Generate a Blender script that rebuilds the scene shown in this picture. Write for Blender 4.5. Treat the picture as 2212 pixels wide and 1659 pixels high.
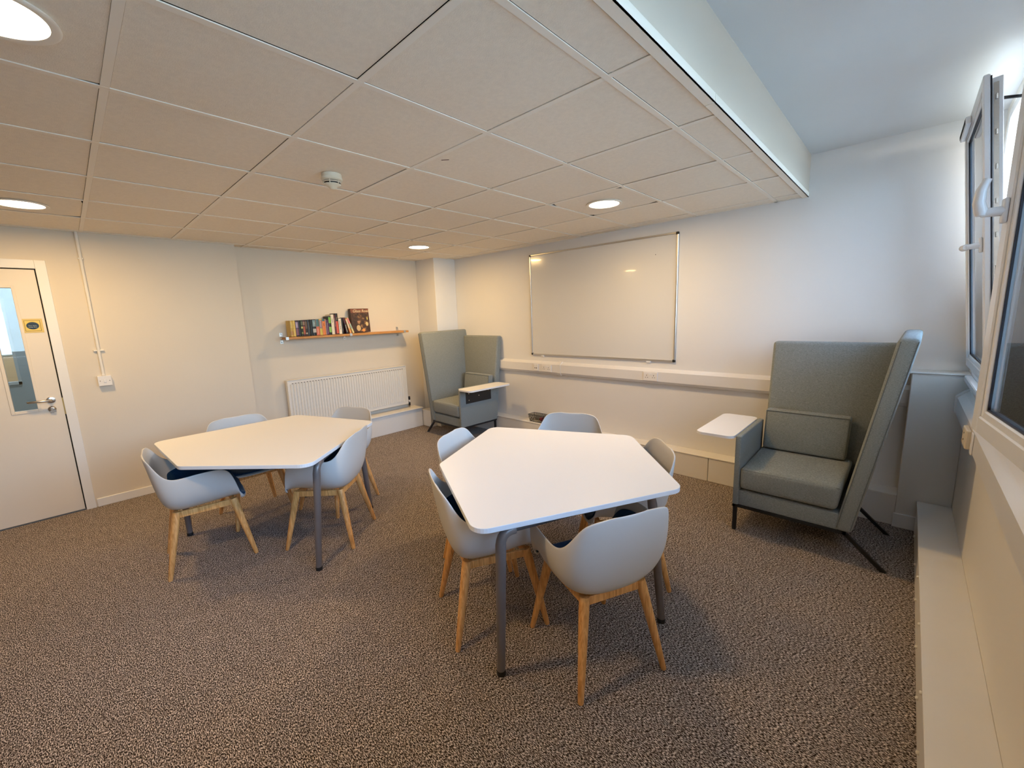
import bpy, bmesh, math, random
from mathutils import Vector, Matrix
random.seed(7)
PI = math.pi
def rad(a): return math.radians(a)
for o in list(bpy.data.objects): bpy.data.objects.remove(o, do_unlink=True)
SC = bpy.context.scene
COL = SC.collection

# ------------------------------------------------------------------ camera
cam_d = bpy.data.cameras.new('camera'); cam = bpy.data.objects.new('camera', cam_d); COL.objects.link(cam)
Rr = Vector((0.72861062, 0.68409314, -0.03381041))
Rd = Vector((0.08860837, -0.14309323, -0.98573469))
Rf = Vector((-0.67917238, 0.71522088, -0.16487562))
M = Matrix(((Rr.x, -Rd.x, -Rf.x), (Rr.y, -Rd.y, -Rf.y), (Rr.z, -Rd.z, -Rf.z))).to_4x4()
M.translation = Vector((0.8353, -1.4078, 1.559))
cam.matrix_world = M
cam_d.sensor_width = 36; cam_d.lens = 900.76 * 36 / 2212; cam_d.clip_start = 0.02; cam_d.clip_end = 200
SC.camera = cam

# ------------------------------------------------------------------ world, exposure
SC.view_settings.view_transform = 'Standard'; SC.view_settings.look = 'None'
SC.view_settings.gamma = 1; SC.view_settings.use_curve_mapping = False
SC.view_settings.exposure = 0.36
W = bpy.data.worlds.new('sky'); SC.world = W; W.use_nodes = True
wn = W.node_tree.nodes; wl = W.node_tree.links
bg = wn['Background']; bg.inputs['Strength'].default_value = 11
tc = wn.new('ShaderNodeTexCoord'); sp = wn.new('ShaderNodeSeparateXYZ'); cr = wn.new('ShaderNodeValToRGB')
wl.new(tc.outputs['Generated'], sp.inputs[0]); wl.new(sp.outputs['Z'], cr.inputs[0]); wl.new(cr.outputs[0], bg.inputs['Color'])
cr.color_ramp.elements[0].position = 0.0; cr.color_ramp.elements[0].color = (1.0, 0.90, 0.76, 1)
q_ = cr.color_ramp.elements.new(0.28); q_.color = (0.68, 0.83, 1.0, 1)
cr.color_ramp.elements[-1].position = 0.7; cr.color_ramp.elements[-1].color = (0.42, 0.66, 1.0, 1)

LIGHT_WARM = (1.0, 0.63, 0.23)
LIGHT_POWER = 14.8
CEIL = 2.355; UCEIL = 2.645
XL = -4.26; XLR = -4.41; YB = 2.55; XR = 1.15; XS = 0.205; YF = -5.2

def area(name, loc, rot, sx, sy, power, color, shape='RECTANGLE', spread=PI, portal=False):
    d = bpy.data.lights.new(name, 'AREA'); d.shape = shape; d.size = sx
    if shape in ('RECTANGLE', 'ELLIPSE'): d.size_y = sy
    d.energy = power; d.color = color; d.spread = spread
    o = bpy.data.objects.new(name, d); COL.objects.link(o); o.location = loc; o.rotation_euler = rot
    if portal: d.cycles.is_portal = True
    return o
WINS = [(1.50, 2.44), (0.56, 1.50), (-0.38, 0.56), (-1.32, -0.38), (-2.26, -1.32)]
for a, b in WINS:
    area('window_portal', (XR + 0.16, (a + b) / 2, 1.845), (0, rad(90), 0), 1.5, b - a, 1, (1, 1, 1), portal=True)

# ------------------------------------------------------------------ materials
def nodes(name):
    m = bpy.data.materials.new(name); m.use_nodes = True
    nt = m.node_tree; return m, nt, nt.nodes['Principled BSDF']
def mat(name, col, rough=0.5, metal=0, bump=0.0, bscale=200, var=0.0, vscale=8, spec=0.5, stretch=None, coat=0):
    m, nt, p = nodes(name)
    p.inputs['Base Color'].default_value = (*col, 1); p.inputs['Roughness'].default_value = rough
    p.inputs['Metallic'].default_value = metal; p.inputs['Specular IOR Level'].default_value = spec
    p.inputs['Coat Weight'].default_value = coat
    t = nt.nodes.new('ShaderNodeTexCoord'); mp = nt.nodes.new('ShaderNodeMapping'); nt.links.new(t.outputs['Object'], mp.inputs[0])
    if stretch: mp.inputs['Scale'].default_value = stretch
    if var > 0:
        n = nt.nodes.new('ShaderNodeTexNoise'); n.inputs['Scale'].default_value = vscale; n.inputs['Detail'].default_value = 4
        nt.links.new(mp.outputs[0], n.inputs['Vector'])
        r = nt.nodes.new('ShaderNodeValToRGB'); nt.links.new(n.outputs['Fac'], r.inputs[0])
        r.color_ramp.elements[0].position = .3; r.color_ramp.elements[1].position = .7
        r.color_ramp.elements[0].color = (*[c * (1 - var) for c in col], 1); r.color_ramp.elements[1].color = (*[min(1, c * (1 + var)) for c in col], 1)
        nt.links.new(r.outputs[0], p.inputs['Base Color'])
    if bump > 0:
        n2 = nt.nodes.new('ShaderNodeTexNoise'); n2.inputs['Scale'].default_value = bscale; nt.links.new(mp.outputs[0], n2.inputs['Vector'])
        b = nt.nodes.new('ShaderNodeBump'); b.inputs['Strength'].default_value = bump; b.inputs['Distance'].default_value = .002
        nt.links.new(n2.outputs['Fac'], b.inputs['Height']); nt.links.new(b.outputs[0], p.inputs['Normal'])
    return m
def emit(name, col, s):
    m = bpy.data.materials.new(name); m.use_nodes = True; nt = m.node_tree; nt.nodes.clear()
    e = nt.nodes.new('ShaderNodeEmission'); e.inputs[0].default_value = (*col, 1); e.inputs[1].default_value = s
    o = nt.nodes.new('ShaderNodeOutputMaterial'); nt.links.new(e.outputs[0], o.inputs[0]); return m

def carpet_mat():
    m, nt, p = nodes('carpet'); L = nt.links.new
    t = nt.nodes.new('ShaderNodeTexCoord'); mp = nt.nodes.new('ShaderNodeMapping'); L(t.outputs['Object'], mp.inputs[0])
    mp.inputs['Scale'].default_value = (0.45, 1.2, 1); mp.inputs['Rotation'].default_value = (0, 0, rad(8))
    n = nt.nodes.new('ShaderNodeTexNoise'); n.inputs['Scale'].default_value = 245; n.inputs['Detail'].default_value = 3; n.inputs['Roughness'].default_value = .65
    n.inputs['Distortion'].default_value = .15
    L(mp.outputs[0], n.inputs['Vector'])
    r = nt.nodes.new('ShaderNodeValToRGB'); L(n.outputs['Fac'], r.inputs[0]); e = r.color_ramp.elements
    e[0].position = .43; e[0].color = (.015, .009, .007, 1); e[1].position = .585; e[1].color = (.86, .745, .66, 1)
    x = e.new(.47); x.color = (.090, .066, .055, 1); x = e.new(.54); x.color = (.34, .275, .235, 1)
    n2 = nt.nodes.new('ShaderNodeTexNoise'); n2.inputs['Scale'].default_value = 22; n2.inputs['Detail'].default_value = 6; n2.inputs['Roughness'].default_value = .7; L(mp.outputs[0], n2.inputs['Vector'])
    mx = nt.nodes.new('ShaderNodeMix'); mx.data_type = 'RGBA'; mx.blend_type = 'MULTIPLY'; mx.inputs[0].default_value = .55
    L(r.outputs[0], mx.inputs[6]); r2 = nt.nodes.new('ShaderNodeValToRGB'); L(n2.outputs['Fac'], r2.inputs[0])
    r2.color_ramp.elements[0].position = .35; r2.color_ramp.elements[0].color = (.6, .6, .6, 1); r2.color_ramp.elements[1].position = .65
    L(r2.outputs[0], mx.inputs[7]); L(mx.outputs[2], p.inputs['Base Color'])
    b = nt.nodes.new('ShaderNodeBump'); b.inputs['Strength'].default_value = .6; b.inputs['Distance'].default_value = .003; L(n.outputs['Fac'], b.inputs['Height']); L(b.outputs[0], p.inputs['Normal'])
    p.inputs['Roughness'].default_value = 1; p.inputs['Specular IOR Level'].default_value = .05
    return m
def fabric_mat(name, c1, c2):
    m, nt, p = nodes(name); L = nt.links.new
    t = nt.nodes.new('ShaderNodeTexCoord'); mp = nt.nodes.new('ShaderNodeMapping'); L(t.outputs['Object'], mp.inputs[0]); mp.inputs['Scale'].default_value = (.5, .5, 3.2)
    n = nt.nodes.new('ShaderNodeTexNoise'); n.inputs['Scale'].default_value = 210; n.inputs['Detail'].default_value = 3; L(mp.outputs[0], n.inputs['Vector'])
    mp2 = nt.nodes.new('ShaderNodeMapping'); L(t.outputs['Object'], mp2.inputs[0]); mp2.inputs['Scale'].default_value = (1, 1, .5)
    n3 = nt.nodes.new('ShaderNodeTexNoise'); n3.inputs['Scale'].default_value = 600; L(mp2.outputs[0], n3.inputs['Vector'])
    ad = nt.nodes.new('ShaderNodeMath'); ad.operation = 'ADD'; L(n.outputs['Fac'], ad.inputs[0]); L(n3.outputs['Fac'], ad.inputs[1])
    hf = nt.nodes.new('ShaderNodeMath'); hf.operation = 'MULTIPLY'; hf.inputs[1].default_value = .5; L(ad.outputs[0], hf.inputs[0])
    r = nt.nodes.new('ShaderNodeValToRGB'); L(hf.outputs[0], r.inputs[0]); e = r.color_ramp.elements
    e[0].position = .38; e[0].color = (*c1, 1); e[1].position = .62; e[1].color = (*c2, 1)
    L(r.outputs[0], p.inputs['Base Color'])
    b = nt.nodes.new('ShaderNodeBump'); b.inputs['Strength'].default_value = .3; b.inputs['Distance'].default_value = .001; L(hf.outputs[0], b.inputs['Height']); L(b.outputs[0], p.inputs['Normal'])
    p.inputs['Roughness'].default_value = .95; p.inputs['Specular IOR Level'].default_value = .15; p.inputs['Sheen Weight'].default_value = .15
    return m
def wood_mat(name, c1, c2, sc=(14, 14, 1.2), rough=.45):
    m, nt, p = nodes(name); L = nt.links.new
    t = nt.nodes.new('ShaderNodeTexCoord'); mp = nt.nodes.new('ShaderNodeMapping'); L(t.outputs['Object'], mp.inputs[0]); mp.inputs['Scale'].default_value = sc
    n = nt.nodes.new('ShaderNodeTexNoise'); n.inputs['Scale'].default_value = 7; n.inputs['Detail'].default_value = 6; n.inputs['Distortion'].default_value = .8; L(mp.outputs[0], n.inputs['Vector'])
    r = nt.nodes.new('ShaderNodeValToRGB'); L(n.outputs['Fac'], r.inputs[0]); e = r.color_ramp.elements
    e[0].position = .35; e[0].color = (*c1, 1); e[1].position = .68; e[1].color = (*c2, 1); L(r.outputs[0], p.inputs['Base Color'])
    p.inputs['Roughness'].default_value = rough
    return m
def glass_mat(name, tint=(.85, .93, 1), rough=0):
    m = bpy.data.materials.new(name); m.use_nodes = True; nt = m.node_tree; nt.nodes.clear(); L = nt.links.new
    g = nt.nodes.new('ShaderNodeBsdfGlossy'); g.inputs['Roughness'].default_value = rough; g.inputs['Color'].default_value = (1, 1, 1, 1)
    t = nt.nodes.new('ShaderNodeBsdfTransparent'); t.inputs[0].default_value = (*tint, 1)
    f = nt.nodes.new('ShaderNodeFresnel'); f.inputs['IOR'].default_value = 1.5
    mx = nt.nodes.new('ShaderNodeMixShader'); L(f.outputs[0], mx.inputs[0]); L(t.outputs[0], mx.inputs[1]); L(g.outputs[0], mx.inputs[2])
    o = nt.nodes.new('ShaderNodeOutputMaterial'); L(mx.outputs[0], o.inputs[0]); return m

WALL_TINT = mat('wall_paint_lamp_tint', (.73, .65, .535), .6, bump=.15, bscale=60, var=.012, vscale=2)  # left walls: yellow of the lamp light mixed into the wall colour
WALL = mat('wall_paint', (.77, .755, .735), .6, bump=.15, bscale=60, var=.012, vscale=2)
WALLG = mat('wall_paint_grey', (.80, .77, .715), .6, bump=.1, bscale=60)
TILE = mat('ceiling_tile', (.93, .84, .71), .9, bump=.5, bscale=260, var=.03, vscale=60)
GRID = mat('ceiling_grid', (.95, .88, .77), .6)
UPPER = mat('upper_ceiling_paint', (.74, .74, .73), .8, bump=.2, bscale=90, var=.02, vscale=2)
TRIM = mat('gloss_paint', (.83, .81, .78), .35)
BOXP = mat('boxing_paint', (.80, .77, .72), .4, var=.015, vscale=4)
PVC = mat('white_pvc', (.85, .85, .86), .25, coat=.2)
TRK = mat('trunking_plastic', (.76, .74, .72), .35)
DOORM = mat('door_paint', (.80, .72, .61), .4)
CARPET = carpet_mat()
FAB = fabric_mat('woven_fabric', (.155, .170, .163), (.315, .335, .32))
SHELL = mat('shell_plastic', (.64, .615, .575), .42, bump=.05, bscale=600)
BLUE = fabric_mat('blue_upholstery', (.006, .028, .07), (.015, .055, .12))
SEAM = mat('seam_piping', (.13, .145, .145), .9)
OAK = wood_mat('oak', (.60, .27, .07), (.90, .49, .175))
SHELFW = wood_mat('shelf_wood', (.45, .20, .05), (.62, .30, .09), (14, 1.2, 14))
TABLE = mat('table_laminate', (.86, .845, .82), .38, var=.006, vscale=3)
EDGE = mat('table_edge', (.80, .83, .86), .35)
TAUPE = mat('taupe_metal', (.19, .165, .155), .35, metal=.25, bump=.08, bscale=500)
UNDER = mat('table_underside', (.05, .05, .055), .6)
BLACK = mat('black_plastic', (.012, .012, .013), .45)
BLKMET = mat('black_metal', (.016, .017, .02), .4, metal=.3)
ALU = mat('aluminium', (.62, .60, .57), .3, metal=.9)
STEEL = mat('steel', (.55, .52, .48), .25, metal=1)
BRASS = mat('brass', (.5, .33, .12), .35, metal=1)
WBOARD = mat('whiteboard_enamel', (.70, .69, .67), .16, coat=.3)
RADI = mat('radiator_enamel', (.80, .765, .70), .35)
DARK = mat('dark_gap', (.01, .009, .008), .9)
GLASS = glass_mat('window_glass'); DGLASS = glass_mat('door_glass', (.8, .87, .92))
GASKET = mat('gasket_rubber', (.012, .014, .025), .5)
LAMP = emit('lamp_diffuser', (1.0, .90, .72), 9)

# ------------------------------------------------------------------ mesh helpers
def box(bm, x0, x1, y0, y1, z0, z1, bev=0, mi=0, seg=1):
    b2 = bmesh.new()
    bmesh.ops.create_cube(b2, size=1)
    for v in b2.verts: v.co = Vector(((x0 + x1) / 2 + v.co.x * (x1 - x0), (y0 + y1) / 2 + v.co.y * (y1 - y0), (z0 + z1) / 2 + v.co.z * (z1 - z0)))
    if bev > 0: bmesh.ops.bevel(b2, geom=b2.edges[:], offset=bev, segments=seg, affect='EDGES', profile=.5)
    merge(bm, b2, mi)
def merge(bm, b2, mi=0, T=None):
    if T is not None: bmesh.ops.transform(b2, matrix=T, verts=b2.verts)
    for f in b2.faces: f.material_index = mi
    me = bpy.data.meshes.new('tmp'); b2.to_mesh(me); b2.free(); bm.from_mesh(me); bpy.data.meshes.remove(me)
def rings(bm, rs, closed=True, caps=True, mi=0):
    vs = [[bm.verts.new(p) for p in r] for r in rs]; n = len(rs[0])
    for i in range(len(vs) - 1):
        for j in range(n if closed else n - 1):
            k = (j + 1) % n
            f = bm.faces.new((vs[i][j], vs[i][k], vs[i + 1][k], vs[i + 1][j])); f.material_index = mi; f.smooth = True
    if caps and closed:
        f = bm.faces.new(vs[0][::-1]); f.material_index = mi
        f = bm.faces.new(vs[-1]); f.material_index = mi
def tube(bm, pts, rs, seg=12, mi=0, caps=True):
    pts = [Vector(p) for p in pts]; rs = rs if isinstance(rs, (list, tuple)) else [rs] * len(pts)
    out = []; prev = None
    for i, p in enumerate(pts):
        d = (pts[min(i + 1, len(pts) - 1)] - pts[max(i - 1, 0)]).normalized()
        if prev is None:
            up = Vector((0, 0, 1)) if abs(d.z) < .9 else Vector((1, 0, 0)); u = d.cross(up).normalized()
        else: u = (prev - d * prev.dot(d)).normalized()
        prev = u; v = d.cross(u)
        out.append([p + (u * math.cos(2 * PI * k / seg) + v * math.sin(2 * PI * k / seg)) * rs[i] for k in range(seg)])
    rings(bm, out, caps=caps, mi=mi)
def lathe(bm, prof, c=(0, 0, 0), seg=32, mi=0, axis='z'):
    rs = []
    for r, h in prof:
        ring = []
        for k in range(seg):
            a = 2 * PI * k / seg; x, y = r * math.cos(a), r * math.sin(a)
            if axis == 'z': q = (x, y, h)
            elif axis == 'x': q = (h, x, y)
            else: q = (y, h, x)
            ring.append(Vector(c) + Vector(q))
        rs.append(ring)
    rings(bm, rs, mi=mi)
def prism(bm, poly, z0, z1, mi=0, axis='z'):
    """poly: list of 2-D points; extruded along an axis"""
    def P(a, b, h):
        return {'z': (a, b, h), 'x': (h, a, b), 'y': (a, h, b)}[axis]
    lo = [bm.verts.new(P(a, b, z0)) for a, b in poly]; hi = [bm.verts.new(P(a, b, z1)) for a, b in poly]
    n = len(poly)
    for i in range(n):
        f = bm.faces.new((lo[i], lo[(i + 1) % n], hi[(i + 1) % n], hi[i])); f.material_index = mi
    f = bm.faces.new(lo[::-1]); f.material_index = mi; f = bm.faces.new(hi); f.material_index = mi
def hexa(bm, P, bev=0, mi=0, seg=3):
    """8 points: bottom 4 (ccw) then top 4"""
    b2 = bmesh.new(); v = [b2.verts.new(p) for p in P]
    for q in ((3, 2, 1, 0), (4, 5, 6, 7), (0, 1, 5, 4), (1, 2, 6, 5), (2, 3, 7, 6), (3, 0, 4, 7)): b2.faces.new([v[i] for i in q])
    if bev: bmesh.ops.bevel(b2, geom=b2.edges[:], offset=bev, segments=seg, affect='EDGES', profile=.5)
    merge(bm, b2, mi)
def obj(name, bm, m, parent=None, smooth=None, loc=None, rot=None):
    bmesh.ops.recalc_face_normals(bm, faces=bm.faces[:])
    me = bpy.data.meshes.new(name)
    if smooth is not None:
        for f in bm.faces: f.smooth = True
    bm.to_mesh(me); bm.free()
    for x in (m if isinstance(m, (list, tuple)) else [m]): me.materials.append(x)
    if smooth is not None:
        try: me.set_sharp_from_angle(angle=rad(smooth))
        except Exception: pass
    o = bpy.data.objects.new(name, me); COL.objects.link(o)
    if parent is not None: o.parent = parent
    if loc is not None: o.location = loc
    if rot is not None: o.rotation_euler = rot
    return o
def thing(name, label, cat, loc=(0, 0, 0), rz=0, group=None):
    o = bpy.data.objects.new(name, None); COL.objects.link(o); o.location = loc; o.rotation_euler = (0, 0, rz)
    o.empty_display_size = .1; o['label'] = label; o['category'] = cat
    if group: o['group'] = group
    return o
def tag(o, label, cat, group=None):
    o['label'] = label; o['category'] = cat
    if group: o['group'] = group
    return o
def struct(o): o['kind'] = 'structure'; return o
def bmn(): return bmesh.new()
def dup(root, loc, rz, label):
    r = root.copy(); COL.objects.link(r); r.location = loc; r.rotation_euler = (0, 0, rz); r['label'] = label
    for ch in list(root.children):
        c = ch.copy(); COL.objects.link(c); c.parent = r
        for g in ch.children:
            d = g.copy(); COL.objects.link(d); d.parent = c
    return r
def text_mesh(name, s, size, m, parent, loc, rot, extrude=.0004, align='CENTER', shear=0):
    c = bpy.data.curves.new(name, 'FONT'); c.body = s; c.size = size; c.extrude = extrude; c.align_x = align; c.align_y = 'CENTER'; c.shear = shear
    t = bpy.data.objects.new(name + '_src', c); COL.objects.link(t)
    dg = bpy.context.evaluated_depsgraph_get(); dg.update()
    me = bpy.data.meshes.new_from_object(t.evaluated_get(dg)); bpy.data.objects.remove(t, do_unlink=True)
    me.materials.clear(); me.materials.append(m)
    o = bpy.data.objects.new(name, me); COL.objects.link(o); o.parent = parent; o.location = loc; o.rotation_euler = rot
    return o

# ================================================================== SETTING
bm = bmn(); box(bm, XLR - .2, XR + .2, YF - .1, YB + .15, -.1, 0); struct(obj('floor', bm, CARPET))
# back wall (whiteboard wall)
bm = bmn(); box(bm, XLR - .2, XR + .2, YB, YB + .15, 0, 2.8); struct(obj('wall_back', bm, WALL))
# left wall: door section, with door opening, then the slightly deeper shelf section
DY0, DY1, DZ = -2.42, -1.503, 2.035
bm = bmn()
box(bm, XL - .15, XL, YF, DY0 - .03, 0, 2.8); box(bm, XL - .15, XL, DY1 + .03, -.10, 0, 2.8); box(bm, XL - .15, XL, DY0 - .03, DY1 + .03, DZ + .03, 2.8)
struct(obj('wall_left', bm, WALL_TINT))
bm = bmn(); box(bm, XLR - .15, XLR, -.10, YB, 0, 2.8); struct(obj('wall_left_recess', bm, WALL_TINT))
bm = bmn(); box(bm, XLR - .2, XR + .2, YF - .15, YF, 0, 2.8); struct(obj('wall_front', bm, WALL))
# corner column
bm = bmn(); box(bm, XLR, -3.975, 2.18, YB, 0, CEIL + .05, .004); struct(obj('wall_corner_column', bm, WALL))
# right wall, with the window openings
WZ0, WZ1 = 1.09, 2.60
bm = bmn()
box(bm, XR, XR + .25, YF, YB, 0, WZ0); box(bm, XR, XR + .25, YF, YB, WZ1, 2.8)
ys = [YF] + [v for a, b in sorted(WINS) for v in (a, b)] + [YB]
for i in range(0, len(ys), 2):
    if ys[i + 1] - ys[i] > .01: box(bm, XR, XR + .25, ys[i], ys[i + 1], WZ0, WZ1)
struct(obj('wall_right', bm, WALLG))
# half-height pier in the far right corner
bm = bmn(); box(bm, .885, XR, 2.39, YB, 0, 1.085, .003); box(bm, .875, XR, 2.38, YB, 1.085, 1.095, .002)
struct(obj('wall_corner_pier', bm, WALLG))
# bulkhead between the two ceiling levels, upper plaster ceiling
bm = bmn(); box(bm, XS - .02, XS, YF, YB, CEIL - .002, UCEIL); struct(obj('wall_bulkhead', bm, mat('bulkhead_paint', (.70, .61, .50), .6)))
bm = bmn(); box(bm, XS - .02, XR + .2, YF, YB, UCEIL, UCEIL + .12); struct(obj('ceiling_upper', bm, UPPER))
bm = bmn()
box(bm, XS - .035, XS + .004, YF, 0.46, CEIL - .006, CEIL - .002); box(bm, XS - .035, XS + .004, .463, YB, CEIL - .006, CEIL - .002)
box(bm, XS, XS + .004, YF, .46, CEIL - .006, CEIL + .028); box(bm, XS, XS + .004, .463, YB, CEIL - .006, CEIL + .028)
struct(obj('trim_1', bm, GRID))
# suspended ceiling: tiles in a T-bar grid
XG = [-.6024 * i for i in range(0, 8)]; YG = [2.4 - .6 * j for j in range(0, 13)]
lights = [(-.917, 1.514), (-3.339, 1.514), (-3.349, -1.49), (-.919, -1.43), (-3.349, -4.2), (-.919, -4.2)]
bm = bmn()
xs = [XS - .03] + XG + [XLR]; ysg = [YB] + YG + [YF]
for i in range(len(xs) - 1):
    for j in range(len(ysg) - 1):
        x1, x0 = xs[i], xs[i + 1]; y1, y0 = ysg[j], ysg[j + 1]
        if x1 - x0 < .05 or y1 - y0 < .03: continue
        g = .0125; tilt = random.uniform(-.0012, .0012)
        lt = [(lx, ly) for lx, ly in lights if x0 < lx < x1 and y0 < ly < y1]
        b2 = bmn(); X0, X1, Y0, Y1 = x0 + g, x1 - g, y0 + g, y1 - g
        if not lt:
            box(b2, X0, X1, Y0, Y1, CEIL + .003, CEIL + .018, .0012)
        else:
            lx, ly = lt[0]; N = 32; r = .112; cs = []
            for k in range(N):
                a = 2 * PI * (k + .5) / N; c, s = math.cos(a), math.sin(a)
                t = min((X1 - lx) / c if c > 0 else (X0 - lx) / c, (Y1 - ly) / s if s > 0 else (Y0 - ly) / s)
                cs.append(((lx + r * c, ly + r * s), (lx + t * c, ly + t * s)))
            for k in range(N):
                (a, b), (c, d) = cs[k], cs[(k + 1) % N]
                vs = [b2.verts.new((p[0], p[1], CEIL + .003)) for p in (a, b, d, c)]; b2.faces.new(vs)
        for v in b2.verts: v.co.z += tilt
        merge(bm, b2)
struct(obj('ceiling', bm, TILE))
bm = bmn()
for x in XG: box(bm, x - .012, x + .012, YF, YB, CEIL - .001, CEIL + .0025)
for y in YG: box(bm, XLR, XS - .03, y - .012, y + .012, CEIL - .0005, CEIL + .0024)
box(bm, XLR, XS - .03, YB - .02, YB, CEIL - .001, CEIL + .0022); box(bm, XL, XL + .02, YF, -.1, CEIL - .001, CEIL + .0022); box(bm, XLR, XLR + .02, -.1, YB, CEIL - .001, CEIL + .0022)
struct(obj('ceiling_grid', bm, GRID))
bm = bmn(); box(bm, XLR, XS - .02, YF, YB, CEIL + .12, CEIL + .14); struct(obj('ceiling_void', bm, DARK))
# floor-level boxing and skirting
bm = bmn()
box(bm, XL, XL + .016, DY1 + .075, -.10, 0, .075, .003); box(bm, XL, XL + .016, YF, DY0 - .075, 0, .075, .003)
struct(obj('baseboard_left', bm, TRIM))
bm = bmn(); box(bm, XLR, -4.205, -.02, 1.985, 0, .262, .003); box(bm, XLR, -4.185, -.02, 1.995, .262, .276, .003)
struct(obj('baseboard_left_recess', bm, BOXP))
bm = bmn(); box(bm, -4.24, -4.02, 1.995, YB, 0, .235, .003); box(bm, -4.02, -3.93, 2.10, YB, 0, .25, .003)
struct(obj('baseboard_corner', bm, BOXP))
bm = bmn()
for a, b in ((-3.93, -2.05), (-2.047, -.372), (-.368, .52), (.523, .885)): box(bm, a, b, 2.40, YB, 0, .218, .003)
box(bm, -3.93, .885, 2.395, YB, .218, .228, .002)
struct(obj('baseboard_back', bm, BOXP))
bm = bmn(); box(bm, .875, XR, 2.375, 2.39, 0, .10, .003); struct(obj('baseboard_pier', bm, TRIM))
bm = bmn(); box(bm, .99, XR, YF, 2.375, 0, .205, .002); box(bm, .985, XR, YF, 2.38, .205, .218, .002)
struct(obj('baseboard_right', bm, BOXP))
# screw caps on the boxing
CAP = mat('screw_cap', (.82, .78, .7), .5)
caps = [(.9845, y, .06) for y in (.35, .62, .95, 1.35, 1.75, 2.15)] + [(.9795, y, .212) for y in (.02, .45, .88, 1.3)]
for i, (x, y, z) in enumerate(caps):
    bm = bmn(); lathe(bm, [(.007, .006), (.007, 0), (.004, -.003)], (x, y, z), 10, axis='x')
    tag(obj('screw_cap', bm, CAP), 'small white plastic screw cap on the edge of the boxing under the windows', 'screw cap', 'screw caps on the window-side boxing')
# door 1
dr = struct(thing('door_1', 'cream painted door with a narrow vertical glass panel', 'door', (XL, 0, 0)))
bm = bmn(); gy0, gy1, gz0, gz1 = -1.772, -1.648, .925, 1.892
box(bm, -.045, 0, DY0, gy0, .012, DZ); box(bm, -.045, 0, gy1, DY1 - .004, .012, DZ)
box(bm, -.045, 0, gy0, gy1, .012, gz0); box(bm, -.045, 0, gy0, gy1, gz1, DZ)
obj('door_leaf', bm, DOORM, dr)
bm = bmn(); w = .02
for a in ((gy0 - w, gy0, gz0 - w, gz1 + w), (gy1, gy1 + w, gz0 - w, gz1 + w), (gy0, gy1, gz0 - w, gz0), (gy0, gy1, gz1, gz1 + w)): box(bm, -.004, .006, a[0], a[1], a[2], a[3], .002)
obj('glazing_bead', bm, DOORM, dr)
bm = bmn(); box(bm, -.026, -.02, gy0, gy1, gz0, gz1); obj('glass_pane', bm, DGLASS, dr)
bm = bmn()
box(bm, -.06, .015, DY1 + .004, DY1 + .066, 0, DZ + .075, .002); box(bm, -.06, .015, DY0 - .07, DY0 - .008, 0, DZ + .075, .002); box(bm, -.06, .015, DY0 - .008, DY1 + .004, DZ + .008, DZ + .075, .002)
box(bm, -.062, -.048, DY1 - .03, DY1 + .004, 0, DZ + .008); box(bm, -.062, -.048, DY0 - .008, DY1 - .03, DZ - .03, DZ + .008)
obj('door_frame', bm, TRIM, dr)
bm = bmn(); box(bm, -.047, -.012, DY1 - .0035, DY1 + .0035, .012, DZ + .007); box(bm, -.047, -.012, DY0, DY1 - .004, DZ + .0005, DZ + .0075); obj('door_gap_shade', bm, DARK, dr)  # dark strips filling the door gap, standing in for its shade
hd = bmn(); lathe(hd, [(.026, 0), (.026, .008), (.02, .01)], (0, -1.568, .991), 24, axis='x')
tube(hd, [(.008, -1.568, .991), (.045, -1.568, .991), (.055, -1.58, .991), (.056, -1.61, .992), (.056, -1.675, .994), (.05, -1.69, .994), (.035, -1.692, .994)], .0095, 12)
obj('door_handle', hd, STEEL, dr, 40)
bm = bmn(); lathe(bm, [(.024, 0), (.024, .006), (.01, .008)], (0, -1.572, .915), 20, axis='x'); box(bm, .008, .022, -1.578, -1.566, .905, .925, .002); box(bm, .012, .014, -1.585, -1.566, .885, .905); box(bm, .016, .018, -1.57, -1.55, .89, .91)
obj('lock', bm, STEEL, dr)
bm = bmn(); box(bm, .0, .002, DY1 - .004, DY1 + .004, .86, 1.0); obj('strike_plate', bm, BRASS, dr)
bm = bmn(); box(bm, -.04, .004, DY0, DY1, .001, .01); obj('threshold', bm, mat('threshold_metal', (.16, .18, .2), .5, metal=.5), dr)
# sign on the door
sg = thing('door_sign', 'yellow sign with a blue oval reading Fire door keep shut on the door', 'sign', (XL + .0008, -1.578, 1.598))
YEL = mat('sign_yellow', (.78, .60, .14), .5); YEL2 = mat('sign_border', (.72, .54, .18), .5); NAVY = mat('sign_navy', (.01, .035, .075), .5); OFFW = mat('sign_lettering', (.45, .5, .47), .5)
bm = bmn(); box(bm, 0, .0012, -.056, .056, -.055, .055); obj('sign_plate', bm, YEL2, sg)
bm = bmn()
box(bm, .0012, .0018, -.043, .043, -.042, .042, mi=0); box(bm, .0018, .0022, -.0405, .0405, -.0395, .0395, mi=1)
obj('sign_panel', bm, [mat('sign_line', (.2, .12, .02), .5), YEL], sg)
bm = bmn(); lathe(bm, [(1, .0022), (1, .003)], (0, 0, 0), 36, axis='x')
for v in bm.verts: v.co.y *= .034; v.co.z *= .029
obj('sign_oval', bm, NAVY, sg)
text_mesh('lettering', 'Fire door\nkeep shut', .0115, OFFW, sg, (.0033, 0, -.005), (rad(90), 0, rad(90)))

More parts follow.
